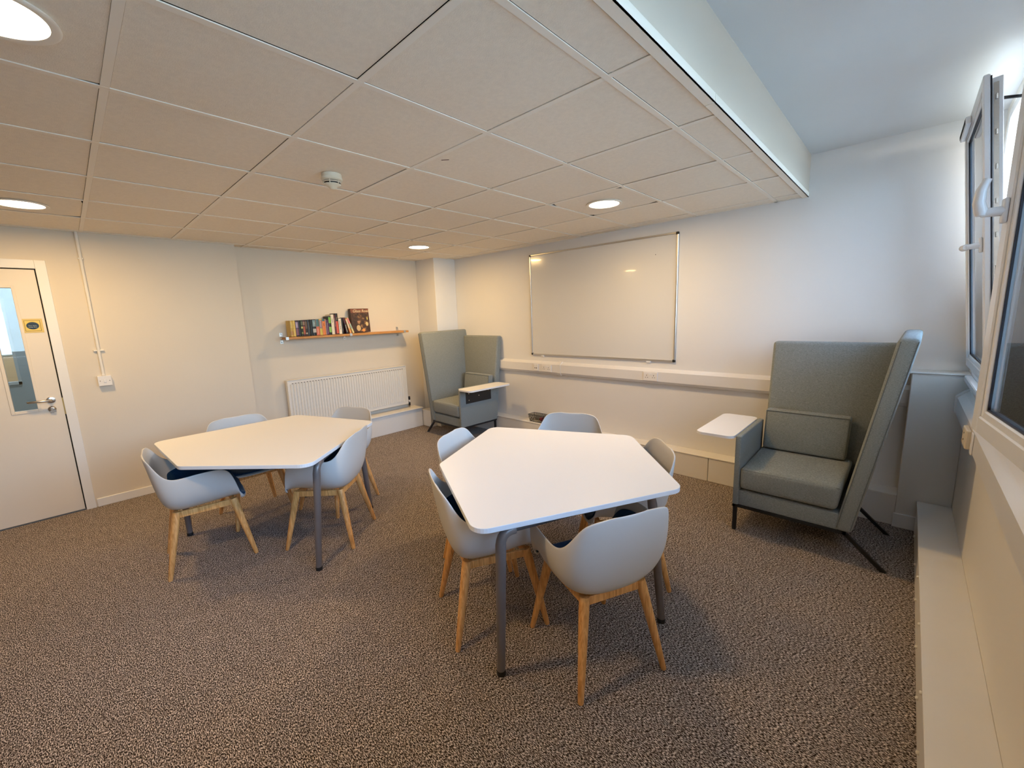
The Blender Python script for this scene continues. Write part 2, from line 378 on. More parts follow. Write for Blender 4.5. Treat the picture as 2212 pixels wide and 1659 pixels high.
# corridor beyond the door
CORR = mat('corridor_paint', (.27, .345, .40), .5); CREAM = mat('corridor_cream', (.62, .52, .38), .6)
bm = bmn(); cx = -5.6
box(bm, cx - .1, cx, -3.6, -2.25, 0, 2.6); box(bm, cx - .1, cx, -1.795, -.3, 0, 2.6); box(bm, cx - .1, cx, -2.25, -1.795, 0, 1.06); box(bm, cx - .1, cx, -2.25, -1.795, 1.86, 2.6)
struct(obj('wall_corridor', bm, CORR))
bm = bmn(); box(bm, cx - .02, cx + .012, -2.27, -1.775, 1.035, 1.06); box(bm, cx - .02, cx + .012, -1.797, -1.775, 1.035, 1.88); struct(obj('trim_2', bm, mat('corridor_trim', (.35, .42, .47), .4)))
bm = bmn(); box(bm, -9, XL - .152, -4.5, -.3, -.1, 0); box(bm, -9, XL - .152, -4.5, -.3, 2.6, 2.7); box(bm, -9, XL - .152, -4.55, -4.5, 0, 2.6); box(bm, -9, XL - .152, -.3, -.25, 0, 2.6); struct(obj('floor_corridor', bm, CREAM))
bm = bmn(); box(bm, -7.6, -7.5, -4.5, -.3, 0, 2.6); struct(obj('wall_corridor_far', bm, CREAM))
bm = bmn(); box(bm, -7.5, -7.48, -2.45, -1.90, 1.27, 1.80); struct(obj('window_9', bm, emit('far_window_daylight', (.62, .82, 1), 2.2)))
area('corridor_light', (-5.0, -1.4, 2.58), (0, 0, 0), .3, .3, 20, (1, .95, .88), 'SQUARE')
area('corridor_room_light', (-6.6, -1.8, 2.58), (0, 0, 0), .3, .3, 30, (1, .85, .65), 'SQUARE')

# wall trunking (structure)
def trunk_back():
    bm = bmn(); prism(bm, [(YB, .982), (YB - .03, .968), (YB - .05, .953), (YB - .05, .86), (YB - .035, .835), (YB, .825)], -3.10, .885, axis='x')
    # a fine lid line
    return bm
struct(obj('trim_3', trunk_back(), TRK))
bm = bmn(); prism(bm, [(YB, .990), (YB - .034, .975), (YB - .054, .955), (YB - .054, .857), (YB - .038, .828), (YB, .818)], -2.13, -2.085, axis='x'); struct(obj('trim_4', bm, TRK))
bm = bmn()
for v in [0]:
    prof = [(XR, 1.0), (XR - .02, .985), (XR - .05, .955), (XR - .05, .86), (XR - .035, .83), (XR, .815)]
    prism(bm, [(a, b) for a, b in prof], YF, 2.34, axis='y')
struct(obj('trim_5', bm, TRK))
bm = bmn(); prism(bm, [(XR, 1.008), (XR - .023, .992), (XR - .056, .958), (XR - .056, .855), (XR - .04, .822), (XR, .806)], 2.33, 2.389, axis='y'); struct(obj('trim_6', bm, TRK))
bm = bmn(); box(bm, XR - .03, XR + .16, YF, YB - .16, 1.055, 1.088, .004); struct(obj('window_sill', bm, PVC)); bpy.data.objects['window_sill'].name = 'trim_7'

# ------------------------------------------------------------------ windows
def sash_parts(root, w, h, handle_y, handle_dir, vent=False, lock_side=None):
    """sash in local coords: y 0..w, z 0..h, x 0 (room face) .. .06"""
    fw = .075; bm = bmn()
    def ring_box(x0, x1, i0, i1, bev):
        box(bm, x0, x1, i0, i1, i0, h - i0, bev); box(bm, x0, x1, w - i1, w - i0, i0, h - i0, bev)
        box(bm, x0, x1, i1, w - i1, i0, i1, bev); box(bm, x0, x1, i1, w - i1, h - i1, h - i0, bev)
    ring_box(0, .022, 0, fw * .72, .004); ring_box(.022, .062, .018, fw, .003); ring_box(.006, .03, fw * .68, fw * 1.0, .004)
    s = obj('sash', bm, PVC, root)
    bm = bmn()
    a, b = fw, fw + .004
    for x0, x1 in ((.012, .0179), (.0445, .050)):
        box(bm, x0, x1, a, b, a, h - a); box(bm, x0, x1, w - b, w - a, a, h - a); box(bm, x0, x1, b, w - b, a, b); box(bm, x0, x1, b, w - b, h - b, h - a)
    b = fw + .010
    for x0, x1 in ((.0225, .0395),):
        box(bm, x0, x1, a, b, a, h - a); box(bm, x0, x1, w - b, w - a, a, h - a); box(bm, x0, x1, b, w - b, a, b); box(bm, x0, x1, b, w - b, h - b, h - a)
    box(bm, .022, .027, -.002 + .004, .006, .01, h - .01); box(bm, .022, .027, w - .006, w - .002, .01, h - .01)
    obj('gasket', bm, GASKET, s)
    bm = bmn(); box(bm, .018, .022, fw, w - fw, fw, h - fw); box(bm, .040, .044, fw, w - fw, fw, h - fw); obj('glass_pane', bm, GLASS, s)
    if lock_side is not None:
        bm = bmn(); y0 = -.0015 if lock_side == 0 else w - .016
        y0 = .0145 if lock_side == 0 else w - .018
        box(bm, .032, .048, y0, y0 + .004, .05, h - .04)
        for k in range(9):
            z = .1 + k * (h - .2) / 8; box(bm, .036, .044, y0 - .005, y0 + .008, z - .012, z + .012, .002)
        obj('locking_strip', bm, STEEL, s)
    # handle
    bm = bmn(); hz = h * .475
    box(bm, -.012, 0, handle_y - .014, handle_y + .014, hz - .035, hz + .035, .005, seg=2)
    tube(bm, [(-.008, handle_y, hz), (-.052, handle_y, hz)], [.014, .012], 14)
    d = Vector(handle_dir)
    p0 = Vector((-.052, handle_y, hz)); tube(bm, [p0 - d * .008, p0, p0 + d * .03 + Vector((-.008, 0, 0)), p0 + d * .065 + Vector((-.006, 0, 0)), p0 + d * .095 + Vector((.004, 0, 0))], [.012, .015, .014, .012, .009], 14)
    hn = obj('handle', bm, PVC, s, 50)
    if vent:
        bm = bmn(); box(bm, -.022, 0, w - .42, w - .06, h - .06, h - .02, .004)
        obj('trickle_vent', bm, PVC, s)
        bm = bmn()
        for k in range(2): box(bm, -.0235, -.021, w - .405 + k * .175, w - .245 + k * .175, h - .05, h - .03)
        obj('vent_slot', bm, DARK, s)
    return s
def win_frame(i, a, b):
    r = struct(thing('window_%d' % i, 'white plastic framed window in the right-hand wall', 'window', (0, 0, 0)))
    bm = bmn(); x0, x1 = XR + .0, XR + .075; f = .055
    box(bm, x0, x1, a, a + f, WZ0, WZ1, .003); box(bm, x0, x1, b - f, b, WZ0, WZ1, .003); box(bm, x0, x1, a + f, b - f, WZ0, WZ0 + f, .003); box(bm, x0, x1, a + f, b - f, WZ1 - f, WZ1, .003)
    obj('window_frame', bm, PVC, r); return r
SH = 1.385; SZ = 1.148
for i, (a, b) in enumerate(WINS):
    r = win_frame(i + 1, a, b); w = b - a - .04
    if i == 0:     # tilted: hinged at the bottom, top leans into the room
        s = sash_parts(r, w, SH, .035, (0, 1, 0), vent=True, lock_side=0)
        s.location = (1.122, a + .02, SZ); s.rotation_euler = (0, -rad(5.9), 0)
        bm = bmn(); tube(bm, [(1.165, a + .10, 2.415), (1.05, a + .06, 2.425)], .007, 8); box(bm, 1.13, 1.165, a + .06, a + .10, 2.36, 2.42, .003)
        obj('stay_arm', bm, BLKMET, r)
    elif i == 2:   # turned open: hinged at its near edge, far edge swung into the room
        s = sash_parts(r, w, SH, w - .035, (0, 0, 1), lock_side=1)
        s.location = (1.118, a + .02, SZ); s.rotation_euler = (0, 0, rad(6.8))
    else:
        s = sash_parts(r, w, SH, .035, (0, 0, -1)); s.location = (1.122, a + .02, SZ)

# outdoors
GRND = mat('outdoor_paving', (.44, .36, .26), .9, var=.2, vscale=1)
bm = bmn(); box(bm, XR + .3, 60, -40, 50, -3.2, -3.0); struct(obj('floor_outdoor', bm, GRND))
bld = thing('building', 'pale brick building seen across the yard through the open window', 'building', (17, 20, -3))
BRK = mat('pale_brick', (.55, .45, .30), .9, var=.15, vscale=3)
bm = bmn(); box(bm, -3, 3, -12, 12, 0, 6.2); obj('wall', bm, BRK, bld)
bm = bmn(); prism(bm, [(-3.3, 6.2), (3.3, 6.2), (0, 8.0)], -12.3, 12.3, axis='y'); obj('roof', bm, mat('slate', (.12, .12, .14), .7), bld)
for k in range(5):
    bm = bmn(); box(bm, -3.05, -2.95, -10 + k * 4.4, -8.6 + k * 4.4, 1.2, 2.6); obj('window', bm, mat('far_glass', (.05, .07, .1), .1), bld)

# ================================================================== CEILING FITTINGS
def downlight(x, y, label):
    t = thing('ceiling_light', label, 'ceiling light', (x, y, CEIL), 0, 'round recessed ceiling lights')
    bm = bmn(); lathe(bm, [(.112, .012), (.113, .004), (.132, .001), (.134, -.004), (.128, -.007), (.112, -.004), (.110, .004)], (0, 0, 0), 48); 
    bmesh.ops.delete(bm, geom=[f for f in bm.faces if len(f.verts) > 4], context='FACES')
    obj('bezel', bm, GRID, t, 40)
    bm = bmn(); lathe(bm, [(.111, .004), (.111, .001)], (0, 0, 0), 48); obj('diffuser', bm, LAMP, t)
    area('downlight_lamp', (x, y, CEIL - .009), (0, 0, 0), .2, .2, LIGHT_POWER, LIGHT_WARM, 'DISK', spread=rad(178))
    return t
downlight(*lights[0], 'round recessed light in the ceiling tile in front of the whiteboard')
downlight(*lights[1], 'round recessed light in the ceiling nearest the corner column')
downlight(*lights[2], 'round recessed light in the ceiling by the door wall, above the door')
downlight(*lights[3], 'round recessed light cut off by the top left corner of the photo')
sd = thing('smoke_detector', 'white domed smoke detector with black vent slots on the ceiling tiles', 'smoke detector', (-1.57, -.272, CEIL))
SDM = mat('detector_plastic', (.78, .70, .55), .4)
bm = bmn(); lathe(bm, [(.052, .003), (.053, -.008), (.050, -.016), (.055, -.017), (.056, -.028), (.050, -.034)], (0, 0, 0), 40); obj('base', bm, SDM, sd, 50)
bm = bmn(); lathe(bm, [(.044, -.032), (.042, -.052)], (0, 0, 0), 40); obj('sensor_core', bm, BLACK, sd, 50)
bm = bmn(); lathe(bm, [(.049, -.038), (.049, -.042), (.0475, -.0425)], (0, 0, 0), 40); lathe(bm, [(.044, -.0495), (.042, -.054), (.030, -.060), (.018, -.068), (.014, -.074), (.004, -.076)], (0, 0, 0), 40)
for k in range(6):
    a = k * PI / 3 + .35; tube(bm, [(.0485 * math.cos(a), .0485 * math.sin(a), -.030), (.043 * math.cos(a), .043 * math.sin(a), -.053)], .0028, 8)
obj('cage', bm, SDM, sd, 50)
bm = bmn(); box(bm, -.02, .02, -.004, .004, -.0002, 0.0004); 
tag(obj('scuff_mark', bm, mat('scuff', (.16, .09, .06), .9), loc=(-.985, .065, CEIL + .0026), rot=(0, 0, rad(40))), 'small brown scuff on a bare ceiling tile', 'mark')

# ================================================================== WHITEBOARD
wb = thing('whiteboard', 'large white magnetic board with aluminium frame and black corners on the wall', 'whiteboard', (-1.652, YB, 1.652))
hw, hh = .898, .597
bm = bmn(); box(bm, -hw + .01, hw - .01, -.012, 0, -hh + .01, hh - .01); obj('panel', bm, WBOARD, wb)
bm = bmn()
for a in ((-hw, -hw + .016, -hh, hh), (hw - .016, hw, -hh, hh), (-hw, hw, -hh, -hh + .016), (-hw, hw, hh - .016, hh)): box(bm, a[0], a[1], -.02, 0, a[2], a[3], .003)
obj('frame', bm, ALU, wb)
for sx in (-1, 1):
    for sz in (-1, 1):
        bm = bmn(); box(bm, min(sx * hw, sx * (hw - .024)) - .001, max(sx * hw, sx * (hw - .024)) + .001, -.023, 0, min(sz * hh, sz * (hh - .022)) - .001, max(sz * hh, sz * (hh - .022)) + .001, .004); obj('corner_cap', bm, BLACK, wb)
for x in (-.73, .63):
    bm = bmn(); box(bm, x - .022, x + .022, -.016, 0, -hh - .018, -hh + .001, .002); obj('pen_tray_clip', bm, PVC, wb)
bm = bmn(); lathe(bm, [(.004, -.0125), (.0035, -.014)], (.68, 0, .42), 10, axis='y'); obj('magnet_dot', bm, BLACK, wb)

# ================================================================== SOCKETS
SOCK = mat('socket_plastic', (.80, .77, .74), .35)
def socket(x, z, w, h, label, kind):
    t = thing('wall_socket', label, 'socket', (x, YB - .05, z))
    bm = bmn(); box(bm, -w / 2, w / 2, -.010, 0, -h / 2, h / 2, .003, seg=2); obj('plate', bm, SOCK, t)
    if kind == 2:
        for s in (-1, 1):
            bm = bmn(); cx = s * .036
            box(bm, cx - .0025, cx + .0025, -.0112, -.009, .006, .016); box(bm, cx - .014, cx - .007, -.0112, -.009, -.012, -.007); box(bm, cx + .007, cx + .014, -.0112, -.009, -.012, -.007); obj('pin_holes', bm, DARK, t)
            bm = bmn(); box(bm, s * .010 - .007, s * .010 + .007, -.013, -.009, .014, .028, .001); obj('rocker_switch', bm, PVC, t)
    else:
        for s in (-1, 1):
            bm = bmn(); lathe(bm, [(.006, -.0115), (.006, -.009)], (s * .012, 0, -.006), 14, axis='y'); obj('port', bm, DARK, t)
    return t
socket(-.979, .905, .146, .086, 'double wall socket below the lower right corner of the whiteboard', 2)
socket(-2.29, .903, .146, .086, 'double wall socket on the trunking beside the small cream outlet', 2)
socket(-2.455, .905, .07, .08, 'small cream outlet with two round black holes on the trunking', 1)
sk = thing('window_socket', 'worn cream socket plate on the trunking below the open windows', 'socket', (XR - .05, 1.50, .90))
bm = bmn(); box(bm, -.020, 0, -.070, .070, -.045, .045, .006, seg=2); obj('plate', bm, mat('aged_plastic', (.70, .60, .44), .5), sk)
bm = bmn(); box(bm, -.007, 0, -.17, -.12, -.045, .055, .003); obj('joint_cover', bm, TRK, sk)
for z in (-.012, .02):
    bm = bmn(); lathe(bm, [(.004, -.0215), (.004, -.019)], (0, .0, z), 10, axis='x'); obj('screw', bm, DARK, sk)

# light switch and its conduit on the door wall
sw = thing('light_switch', 'white rocker light switch on a surface box on the door wall', 'light switch', (XL, -1.231, 1.108))
bm = bmn(); box(bm, 0, .034, -.043, .043, -.043, .043, .003, seg=2); obj('back_box', bm, PVC, sw)
bm = bmn(); box(bm, .034, .042, -.044, .044, -.044, .044, .003, seg=2); obj('faceplate', bm, SOCK, sw)
bm = bmn(); box(bm, .042, .047, -.009, .009, -.015, .013, .002); obj('rocker', bm, PVC, sw)
for s in (-1, 1):
    bm = bmn(); lathe(bm, [(.003, .0425), (.003, .041)], (0, s * .03, 0), 10, axis='x'); obj('screw', bm, DARK, sw)
cd = thing('conduit', 'white surface cable conduit running down the door wall to the light switch', 'conduit', (XL, -1.233, 0))
bm = bmn(); tube(bm, [(.013, 0, 1.1525), (.013, 0, CEIL - .002)], .011, 14); obj('pipe', bm, WALLG, cd, 40)
for z in (1.37, 2.14):
    bm = bmn(); box(bm, 0, .02, -.035 if z < 2 else -.018, .035 if z < 2 else .018, z - .008, z + .008, .004); obj('clip', bm, WALLG, cd)

# ================================================================== RADIATOR
ra = thing('radiator', 'white ribbed panel radiator on the wall beneath the book shelf', 'radiator', (XLR, 0, 0))
ry0, ry1, rz0, rz1 = .262, 1.838, .335, .885
bm = bmn(); n = 46; pts = []
pitch = (ry1 - ry0 - .05) / n
pr = [(.085, ry0)]
for k in range(n):
    y = ry0 + .025 + k * pitch
    pr += [(.085, y + pitch * .0), (.097, y + pitch * .22), (.097, y + pitch * .62), (.085, y + pitch * .84)]
pr += [(.085, ry1), (.07, ry1), (.07, ry0)]
b2 = bmn(); prism(b2, pr, rz0 + .05, rz1 - .045); merge(bm, b2)
box(bm, .07, .0865, ry0, ry1, rz0, rz0 + .05, .003); box(bm, .07, .0865, ry0, ry1, rz1 - .045, rz1, .003)
obj('front_panel', bm, RADI, ra)
for ya, yb in ((ry0 - .004, ry0 + .012), (ry1 - .012, ry1 + .004)):
    bm = bmn(); box(bm, .03, .09, ya, yb, rz0, rz1, .003); obj('side_panel', bm, RADI, ra)
bm = bmn(); box(bm, .028, .094, ry0 - .002, ry1 + .002, rz1, rz1 + .006, .002)
box(bm, .0855, .0868, ry0 + .03, ry1 - .03, rz1 - .001, rz1 + .001); obj('top_grille', bm, RADI, ra)
bm = bmn()
for k in range(n - 1):
    y = ry0 + .025 + (k + .93) * pitch; box(bm, .0862, .0880, y - .0085, y + .0085, rz1 - .040, rz1 - .033)
obj('top_slots', bm, mat('slot_shadow', (.10, .08, .06), .9), ra)
bm = bmn(); box(bm, .03, .05, ry0 + .02, ry1 - .02, rz0 + .02, rz1 - .02); box(bm, .006, .03, .5, .53, .4, .8); box(bm, .006, .03, 1.5, 1.53, .4, .8); obj('rear_panel', bm, RADI, ra)
bm = bmn(); tube(bm, [(.06, ry1 + .004, .36), (.06, 1.875, .36)], .010, 10); tube(bm, [(.06, 1.875, .276), (.06, 1.875, .36)], .008, 10); obj('valve_pipe', bm, STEEL, ra)
for za in (.30, .385):
    bm = bmn(); lathe(bm, [(.012, za), (.015, za + .008), (.015, za + .042), (.011, za + .05)], (.06, 1.875, 0), 16); obj('valve_head', bm, BLACK, ra)
bm = bmn(); lathe(bm, [(.013, .35), (.013, .385)], (.06, 1.875, 0), 16); obj('valve_collar', bm, PVC, ra)

# ================================================================== SHELF AND BOOKS
sf = thing('wall_shelf', 'long narrow wooden shelf on metal brackets above the radiator', 'shelf', (XLR, 0, 0))
bm = bmn(); box(bm, .004, .190, .29, 1.865, 1.362, 1.388, .002); obj('board', bm, SHELFW, sf)
for y in (.285, 1.03, 1.80):
    bm = bmn()
    box(bm, 0, .004, y - .018, y + .018, 1.395, 1.440, .0015); box(bm, 0, .004, y - .018, y + .018, 1.312, 1.355, .0015)
    box(bm, 0, .196, y - .012, y + .012, 1.3885, 1.3915); box(bm, 0, .196, y - .012, y + .012, 1.3585, 1.3615); box(bm, .1905, .1945, y - .016, y + .016, 1.3585, 1.3915, .001)
    br = obj('bracket', bm, ALU, sf)
    for z in (1.425, 1.328):
        bm = bmn(); lathe(bm, [(.005, .0055), (.005, .003)], (0, y, z), 10, axis='x'); obj('screw', bm, DARK, br)
SHZ = 1.3915
def cmat(c, _c={}):
    if c not in _c: _c[c] = mat('cover_%02d' % len(_c), c, .45, var=.12, vscale=90)
    return _c[c]
PAGES = mat('paper', (.78, .72, .6), .8)
def book(y, th, h, cols, label, lean=0, d=.125, front=.170, bands=None, text=None, tcol=(.7, .65, .55)):
    """y = bottom left edge along the shelf, spine faces the room (+x)"""
    t = thing('book', label, 'book', (XLR + front - d, y, SHZ + .0005), 0, 'paperbacks and hardbacks standing on the wall shelf')
    t.rotation_euler = (lean, 0, 0)
    bm = bmn(); c0 = cols[0]
    box(bm, 0, d, 0, .0022, 0, h); box(bm, 0, d, th - .0022, th, 0, h)
    # slightly rounded spine
    n = 6; pts = [(d + .003 * math.sin(PI * k / n), th * k / n) for k in range(n + 1)] + [(d - .003, th), (d - .003, 0)]
    prism(bm, pts, 0, h); obj('cover', bm, cmat(c0), t)
    bm = bmn(); box(bm, .003, d - .003, .0022, th - .0022, .003, h - .003); obj('pages', bm, PAGES, t)
    for z0, z1, c in (bands or []):
        bm = bmn(); pts = [(d + .0004 + .003 * math.sin(PI * k / n), th * (.04 + .92 * k / n)) for k in range(n + 1)] + [(d - .002, th * .96), (d - .002, th * .04)]
        prism(bm, pts, h * z0, h * z1); obj('spine_band', bm, cmat(c), t)
    if text:
        for z0, z1 in text:
            bm = bmn(); k = int((z1 - z0) * h / .009) or 1
            for q in range(k):
                za = h * z0 + q * .009; box(bm, d + .0025, d + .0038, th * .33, th * .33 + th * .34 * random.uniform(.6, 1), za, za + .0062)
            obj('spine_lettering', bm, cmat(tcol), t)
    return t
BK = (.012, .010, .010); MAR = (.07, .012, .018)
B = [
 (75, 80, .180, [(.55, .36, .07)], 'gold and brown patterned book at the left end of the shelf', dict(bands=[(.1, .35, (.45, .24, .08)), (.55, .9, (.62, .45, .12))])),
 (157, 70, .180, [(.66, .46, .10)], 'bright gold book, second from the left end of the shelf', dict(bands=[(.05, .5, (.72, .50, .13))])),
 (232, 92, .181, [(.030, .010, .022)], 'dark book with a lilac and plum lettered spine beside the gold books', dict(bands=[(.08, .48, (.20, .085, .13)), (.52, .9, (.30, .22, .36))], text=[(.6, .85)])),
 (326, 70, .181, [(.010, .013, .010)], 'black-green book right of the lilac lettered spine', dict(text=[(.2, .45)], tcol=(.06, .06, .04))),
 (398, 60, .181, [(.020, .030, .012)], 'dark green book with a yellow round emblem on its spine', dict(bands=[(.48, .6, (.62, .58, .2)), (.15, .25, (.25, .27, .08)), (.68, .92, (.12, .14, .09))])),
 (460, 68, .182, [MAR], 'dark red book with a rust-orange lower spine', dict(bands=[(.12, .6, (.42, .10, .045)), (.68, .9, (.28, .17, .11))])),
 (530, 66, .183, [(.030, .018, .014)], 'dark brown slim book with a pale square low on its spine', dict(bands=[(.12, .2, (.5, .42, .33)), (.45, .9, (.14, .09, .06))])),
 (598, 98, .184, [(.010, .010, .011)], 'thick black book with faded grey spine lettering', dict(text=[(.12, .9)], tcol=(.13, .12, .11))),
 (698, 62, .185, [(.006, .010, .012)], 'plain black book left of the teal and white spine', dict()),
 (762, 112, .186, [(.012, .014, .018)], 'thick dark book with pale teal top and grey lower spine panels', dict(bands=[(.55, .96, (.17, .26, .27)), (.18, .42, (.48, .44, .40))], text=[(.62, .9)], tcol=(.45, .5, .5))),
 (876, 108, .187, [(.62, .15, .07)], 'book with a teal upper spine and coral lower spine, thick', dict(bands=[(.54, 1, (.07, .16, .17))], text=[(.1, .45)], tcol=(.8, .42, .3))),
 (988, 88, .188, [(.60, .46, .08)], 'book with purple lettering above a yellow lower spine', dict(bands=[(.42, .93, (.30, .19, .23))], text=[(.5, .9)], tcol=(.55, .45, .5))),
 (1080, 96, .188, [(.72, .21, .045)], 'bright orange book with a teal strip at the top of its spine', dict(bands=[(.86, 1, (.05, .14, .15))], text=[(.55, .75)], tcol=(.3, .07, .03))),
 (1178, 30, .186, [(.60, .36, .30)], 'very thin pink booklet between the orange and purple books', dict()),
 (1210, 86, .178, [(.085, .025, .085)], 'purple book with silver lettering left of the green book', dict(text=[(.1, .85)], tcol=(.32, .25, .33))),
 (1298, 88, .218, [(.010, .011, .010)], 'tall black book with two lime green spine panels', dict(bands=[(.12, .42, (.25, .50, .10)), (.62, .95, (.20, .46, .05))], d=.14)),
 (1388, 98, .238, [(.76, .67, .52)], 'tall cream book beside the lime and black spine', dict(d=.145, text=[(.6, .8)], tcol=(.2, .14, .12))),
 (1488, 56, .232, [(.11, .022, .03)], 'maroon book between the tall cream book and the red-orange book', dict(d=.15, text=[(.4, .9)], tcol=(.5, .33, .3))),
 (1546, 84, .250, [(.015, .009, .008)], 'tallest book, black above a red-orange lower spine', dict(d=.15, bands=[(.03, .62, (.64, .10, .05))], text=[(.68, .85)], tcol=(.3, .2, .12))),
 (1640, 96, .188, [(.80, .72, .58)], 'white book with fine black spine lettering right of the tallest book', dict(text=[(.3, .9)], tcol=(.2, .17, .14))),
 (1740, 62, .190, [(.012, .010, .012)], 'slim black book between the white book and the leaning maroon one', dict(bands=[(.15, .35, (.08, .07, .07))])),
]
C2Y = lambda c: .338 + (c - 75) * .000356
for c, w, h, cols, lab, kw in B:
    book(C2Y(c), w * .000356 - .0006, h, cols, lab, **kw)
# three books leaning left, each resting against the one before it
py, pz, pa = C2Y(1740) + 62 * .000356, .190, 0.0       # top right corner of the last upright book, its lean
pby = py
for th, h, a, cols, lab, kw in (
    (.025, .196, 9, [MAR], 'maroon book leaning left with white lettering on its black lower spine', dict(bands=[(0, .62, (.012, .01, .012))], text=[(.1, .6)], tcol=(.75, .68, .55))),
    (.020, .185, 15, [(.78, .35, .12)], 'orange and cream book leaning left against the maroon one', dict(bands=[(.35, .95, (.78, .62, .44))])),
    (.020, .200, 19, [(.80, .68, .30)], 'pink, pale green and yellow book leaning left next to the boxed game', dict(bands=[(.62, .98, (.75, .22, .24)), (.28, .62, (.50, .60, .50))], text=[(.3, .6)], tcol=(.05, .2, .15)))):
    a = rad(a); z = min(pz, h * math.cos(a)); yr = py + (pz - z) * math.tan(pa)
    y0 = max(pby, yr + z * math.tan(a)) + .0015
    book(y0, th, h, cols, lab, lean=a, **kw)
    py, pz, pa = y0 + th * math.cos(a) - h * math.sin(a), th * math.sin(a) + h * math.cos(a), a
    pby = y0 + th * math.cos(a)
# boxed game standing against the wall
gb = thing('board_game_box', 'brown boxed game standing upright on the shelf right of the books', 'game box', (XLR + .045, 1.098, SHZ + .0005))
gb.rotation_euler = (0, -rad(4), 0)
bm = bmn(); box(bm, 0, .062, 0, .245, 0, .302, .001); obj('box', bm, mat('box_side', (.055, .020, .012), .5, var=.3, vscale=30), gb)
bm = bmn(); box(bm, .062, .063, .003, .242, .247, .299); obj('title_panel', bm, mat('title_brown', (.20, .06, .03), .5, var=.35, vscale=20), gb)
m_, nt_, p_ = nodes('cover_art'); t_ = nt_.nodes.new('ShaderNodeTexCoord'); n_ = nt_.nodes.new('ShaderNodeTexNoise'); n_.inputs['Scale'].default_value = 24; n_.inputs['Detail'].default_value = 5
r_ = nt_.nodes.new('ShaderNodeValToRGB'); nt_.links.new(t_.outputs['Object'], n_.inputs['Vector']); nt_.links.new(n_.outputs['Fac'], r_.inputs[0]); nt_.links.new(r_.outputs[0], p_.inputs['Base Color'])
r_.color_ramp.elements[0].position = .42; r_.color_ramp.elements[0].color = (.035, .014, .009, 1); r_.color_ramp.elements[1].position = .72; r_.color_ramp.elements[1].color = (.55, .30, .10, 1); e_ = r_.color_ramp.elements.new(.55); e_.color = (.10, .042, .022, 1)
bm = bmn(); box(bm, .062, .063, .034, .236, .012, .240); ga = obj('cover_picture', bm, m_, gb)
for (y, z, a, b_, c) in ((.085, .055, .028, .038, (.62, .44, .22)), (.205, .105, .018, .026, (.66, .50, .24)), (.15, .025, .020, .020, (.75, .32, .07)), (.215, .175, .008, .020, (.62, .5, .12)), (.09, .135, .014, .012, (.45, .22, .13))):
    bm = bmn(); lathe(bm, [(1, 0), (1, .0007)], (0, 0, 0), 18, axis='x')
    for v in bm.verts: v.co = Vector((.063 + v.co.x, y + v.co.y * a, z + v.co.z * b_))
    obj('picture_shape', bm, cmat(c), ga)
text_mesh('title_lettering', 'Glass Road', .049, cmat((.85, .68, .42)), gb, (.0636, .140, .270), (rad(90), 0, rad(90)), shear=.2)

# ================================================================== WIRE BASKET
bk = thing('wire_basket', 'small black wire basket standing on the white boxing below the wall sockets', 'basket', (-2.42, 2.478, .229))
bm = bmn(); bw, bd, bh, tp = .10, .050, .085, .016
def bp(s, t, z): f = z / bh; return ((bw + tp * f) * s, (bd + tp * .6 * f) * t, z + .004)
cor = [(-1, -1), (1, -1), (1, 1), (-1, 1)]
for z in (0, bh): tube(bm, [bp(s, t, z) for s, t in cor + [cor[0]]], .0035 if z else .0025, 6)
for k in range(4):
    a, b = cor[k], cor[(k + 1) % 4]; n = 14 if k % 2 == 0 else 8
    for q in range(n + 1):
        for dq in (-1, 1):
            f0 = q / n; f1 = min(1, max(0, (q + dq * 1.0) / n))
            p0 = bp(a[0] + (b[0] - a[0]) * f0, a[1] + (b[1] - a[1]) * f0, 0); p1 = bp(a[0] + (b[0] - a[0]) * f1, a[1] + (b[1] - a[1]) * f1, bh); tube(bm, [p0, p1], .0014, 5)
for q in range(9):
    x = -bw + 2 * bw * q / 8; tube(bm, [(x, -bd, .004), (x, bd, .004)], .0014, 5)
obj('wire_frame', bm, BLKMET, bk)
RED = mat('red_cloth', (.22, .02, .03), .9, var=.5, vscale=30)
bm = bmn(); bmesh.ops.create_icosphere(bm, subdivisions=3, radius=1)
for v in bm.verts:
    n = .8 + .2 * math.sin(9 * v.co.x + 3) * math.cos(7 * v.co.y); v.co = Vector((.055 + v.co.x * .042 * n, v.co.y * .038 * n, .036 + v.co.z * .028 * n))
tag(obj('crumpled_cloth', bm, RED, loc=(-2.42, 2.478, .229), smooth=60), 'dark red crumpled cloth lying in the black wire basket', 'cloth')

# ================================================================== TABLES
def round_poly(P, R, n=8):
    out = []; N = len(P)
    for i in range(N):
        p = Vector(P[i]); a = (Vector(P[i - 1]) - p).normalized(); b = (Vector(P[(i + 1) % N]) - p).normalized()
        r = R[i] if isinstance(R, (list, tuple)) else R
        half = a.angle(b) / 2; t = r / math.tan(half); c = p + (a + b).normalized() * (r / math.sin(half))
        s = p + a * t - c; e = p + b * t - c
        a0 = math.atan2(s.y, s.x); a1 = math.atan2(e.y, e.x); d = (a1 - a0 + PI) % (2 * PI) - PI
        for k in range(n + 1):
            q = a0 + d * k / n; out.append((c.x + r * math.cos(q), c.y + r * math.sin(q)))
    return out
TP = [(0, 0 - .585), (.760, .262 - .585), (.425, 1.205 - .585), (-.425, 1.205 - .585), (-.760, .262 - .585)]
def scale_poly(P, d):  # inset toward the centre
    c = Vector((0, 0)); return [tuple(Vector(p) * (1 - d / Vector(p).length)) for p in P]
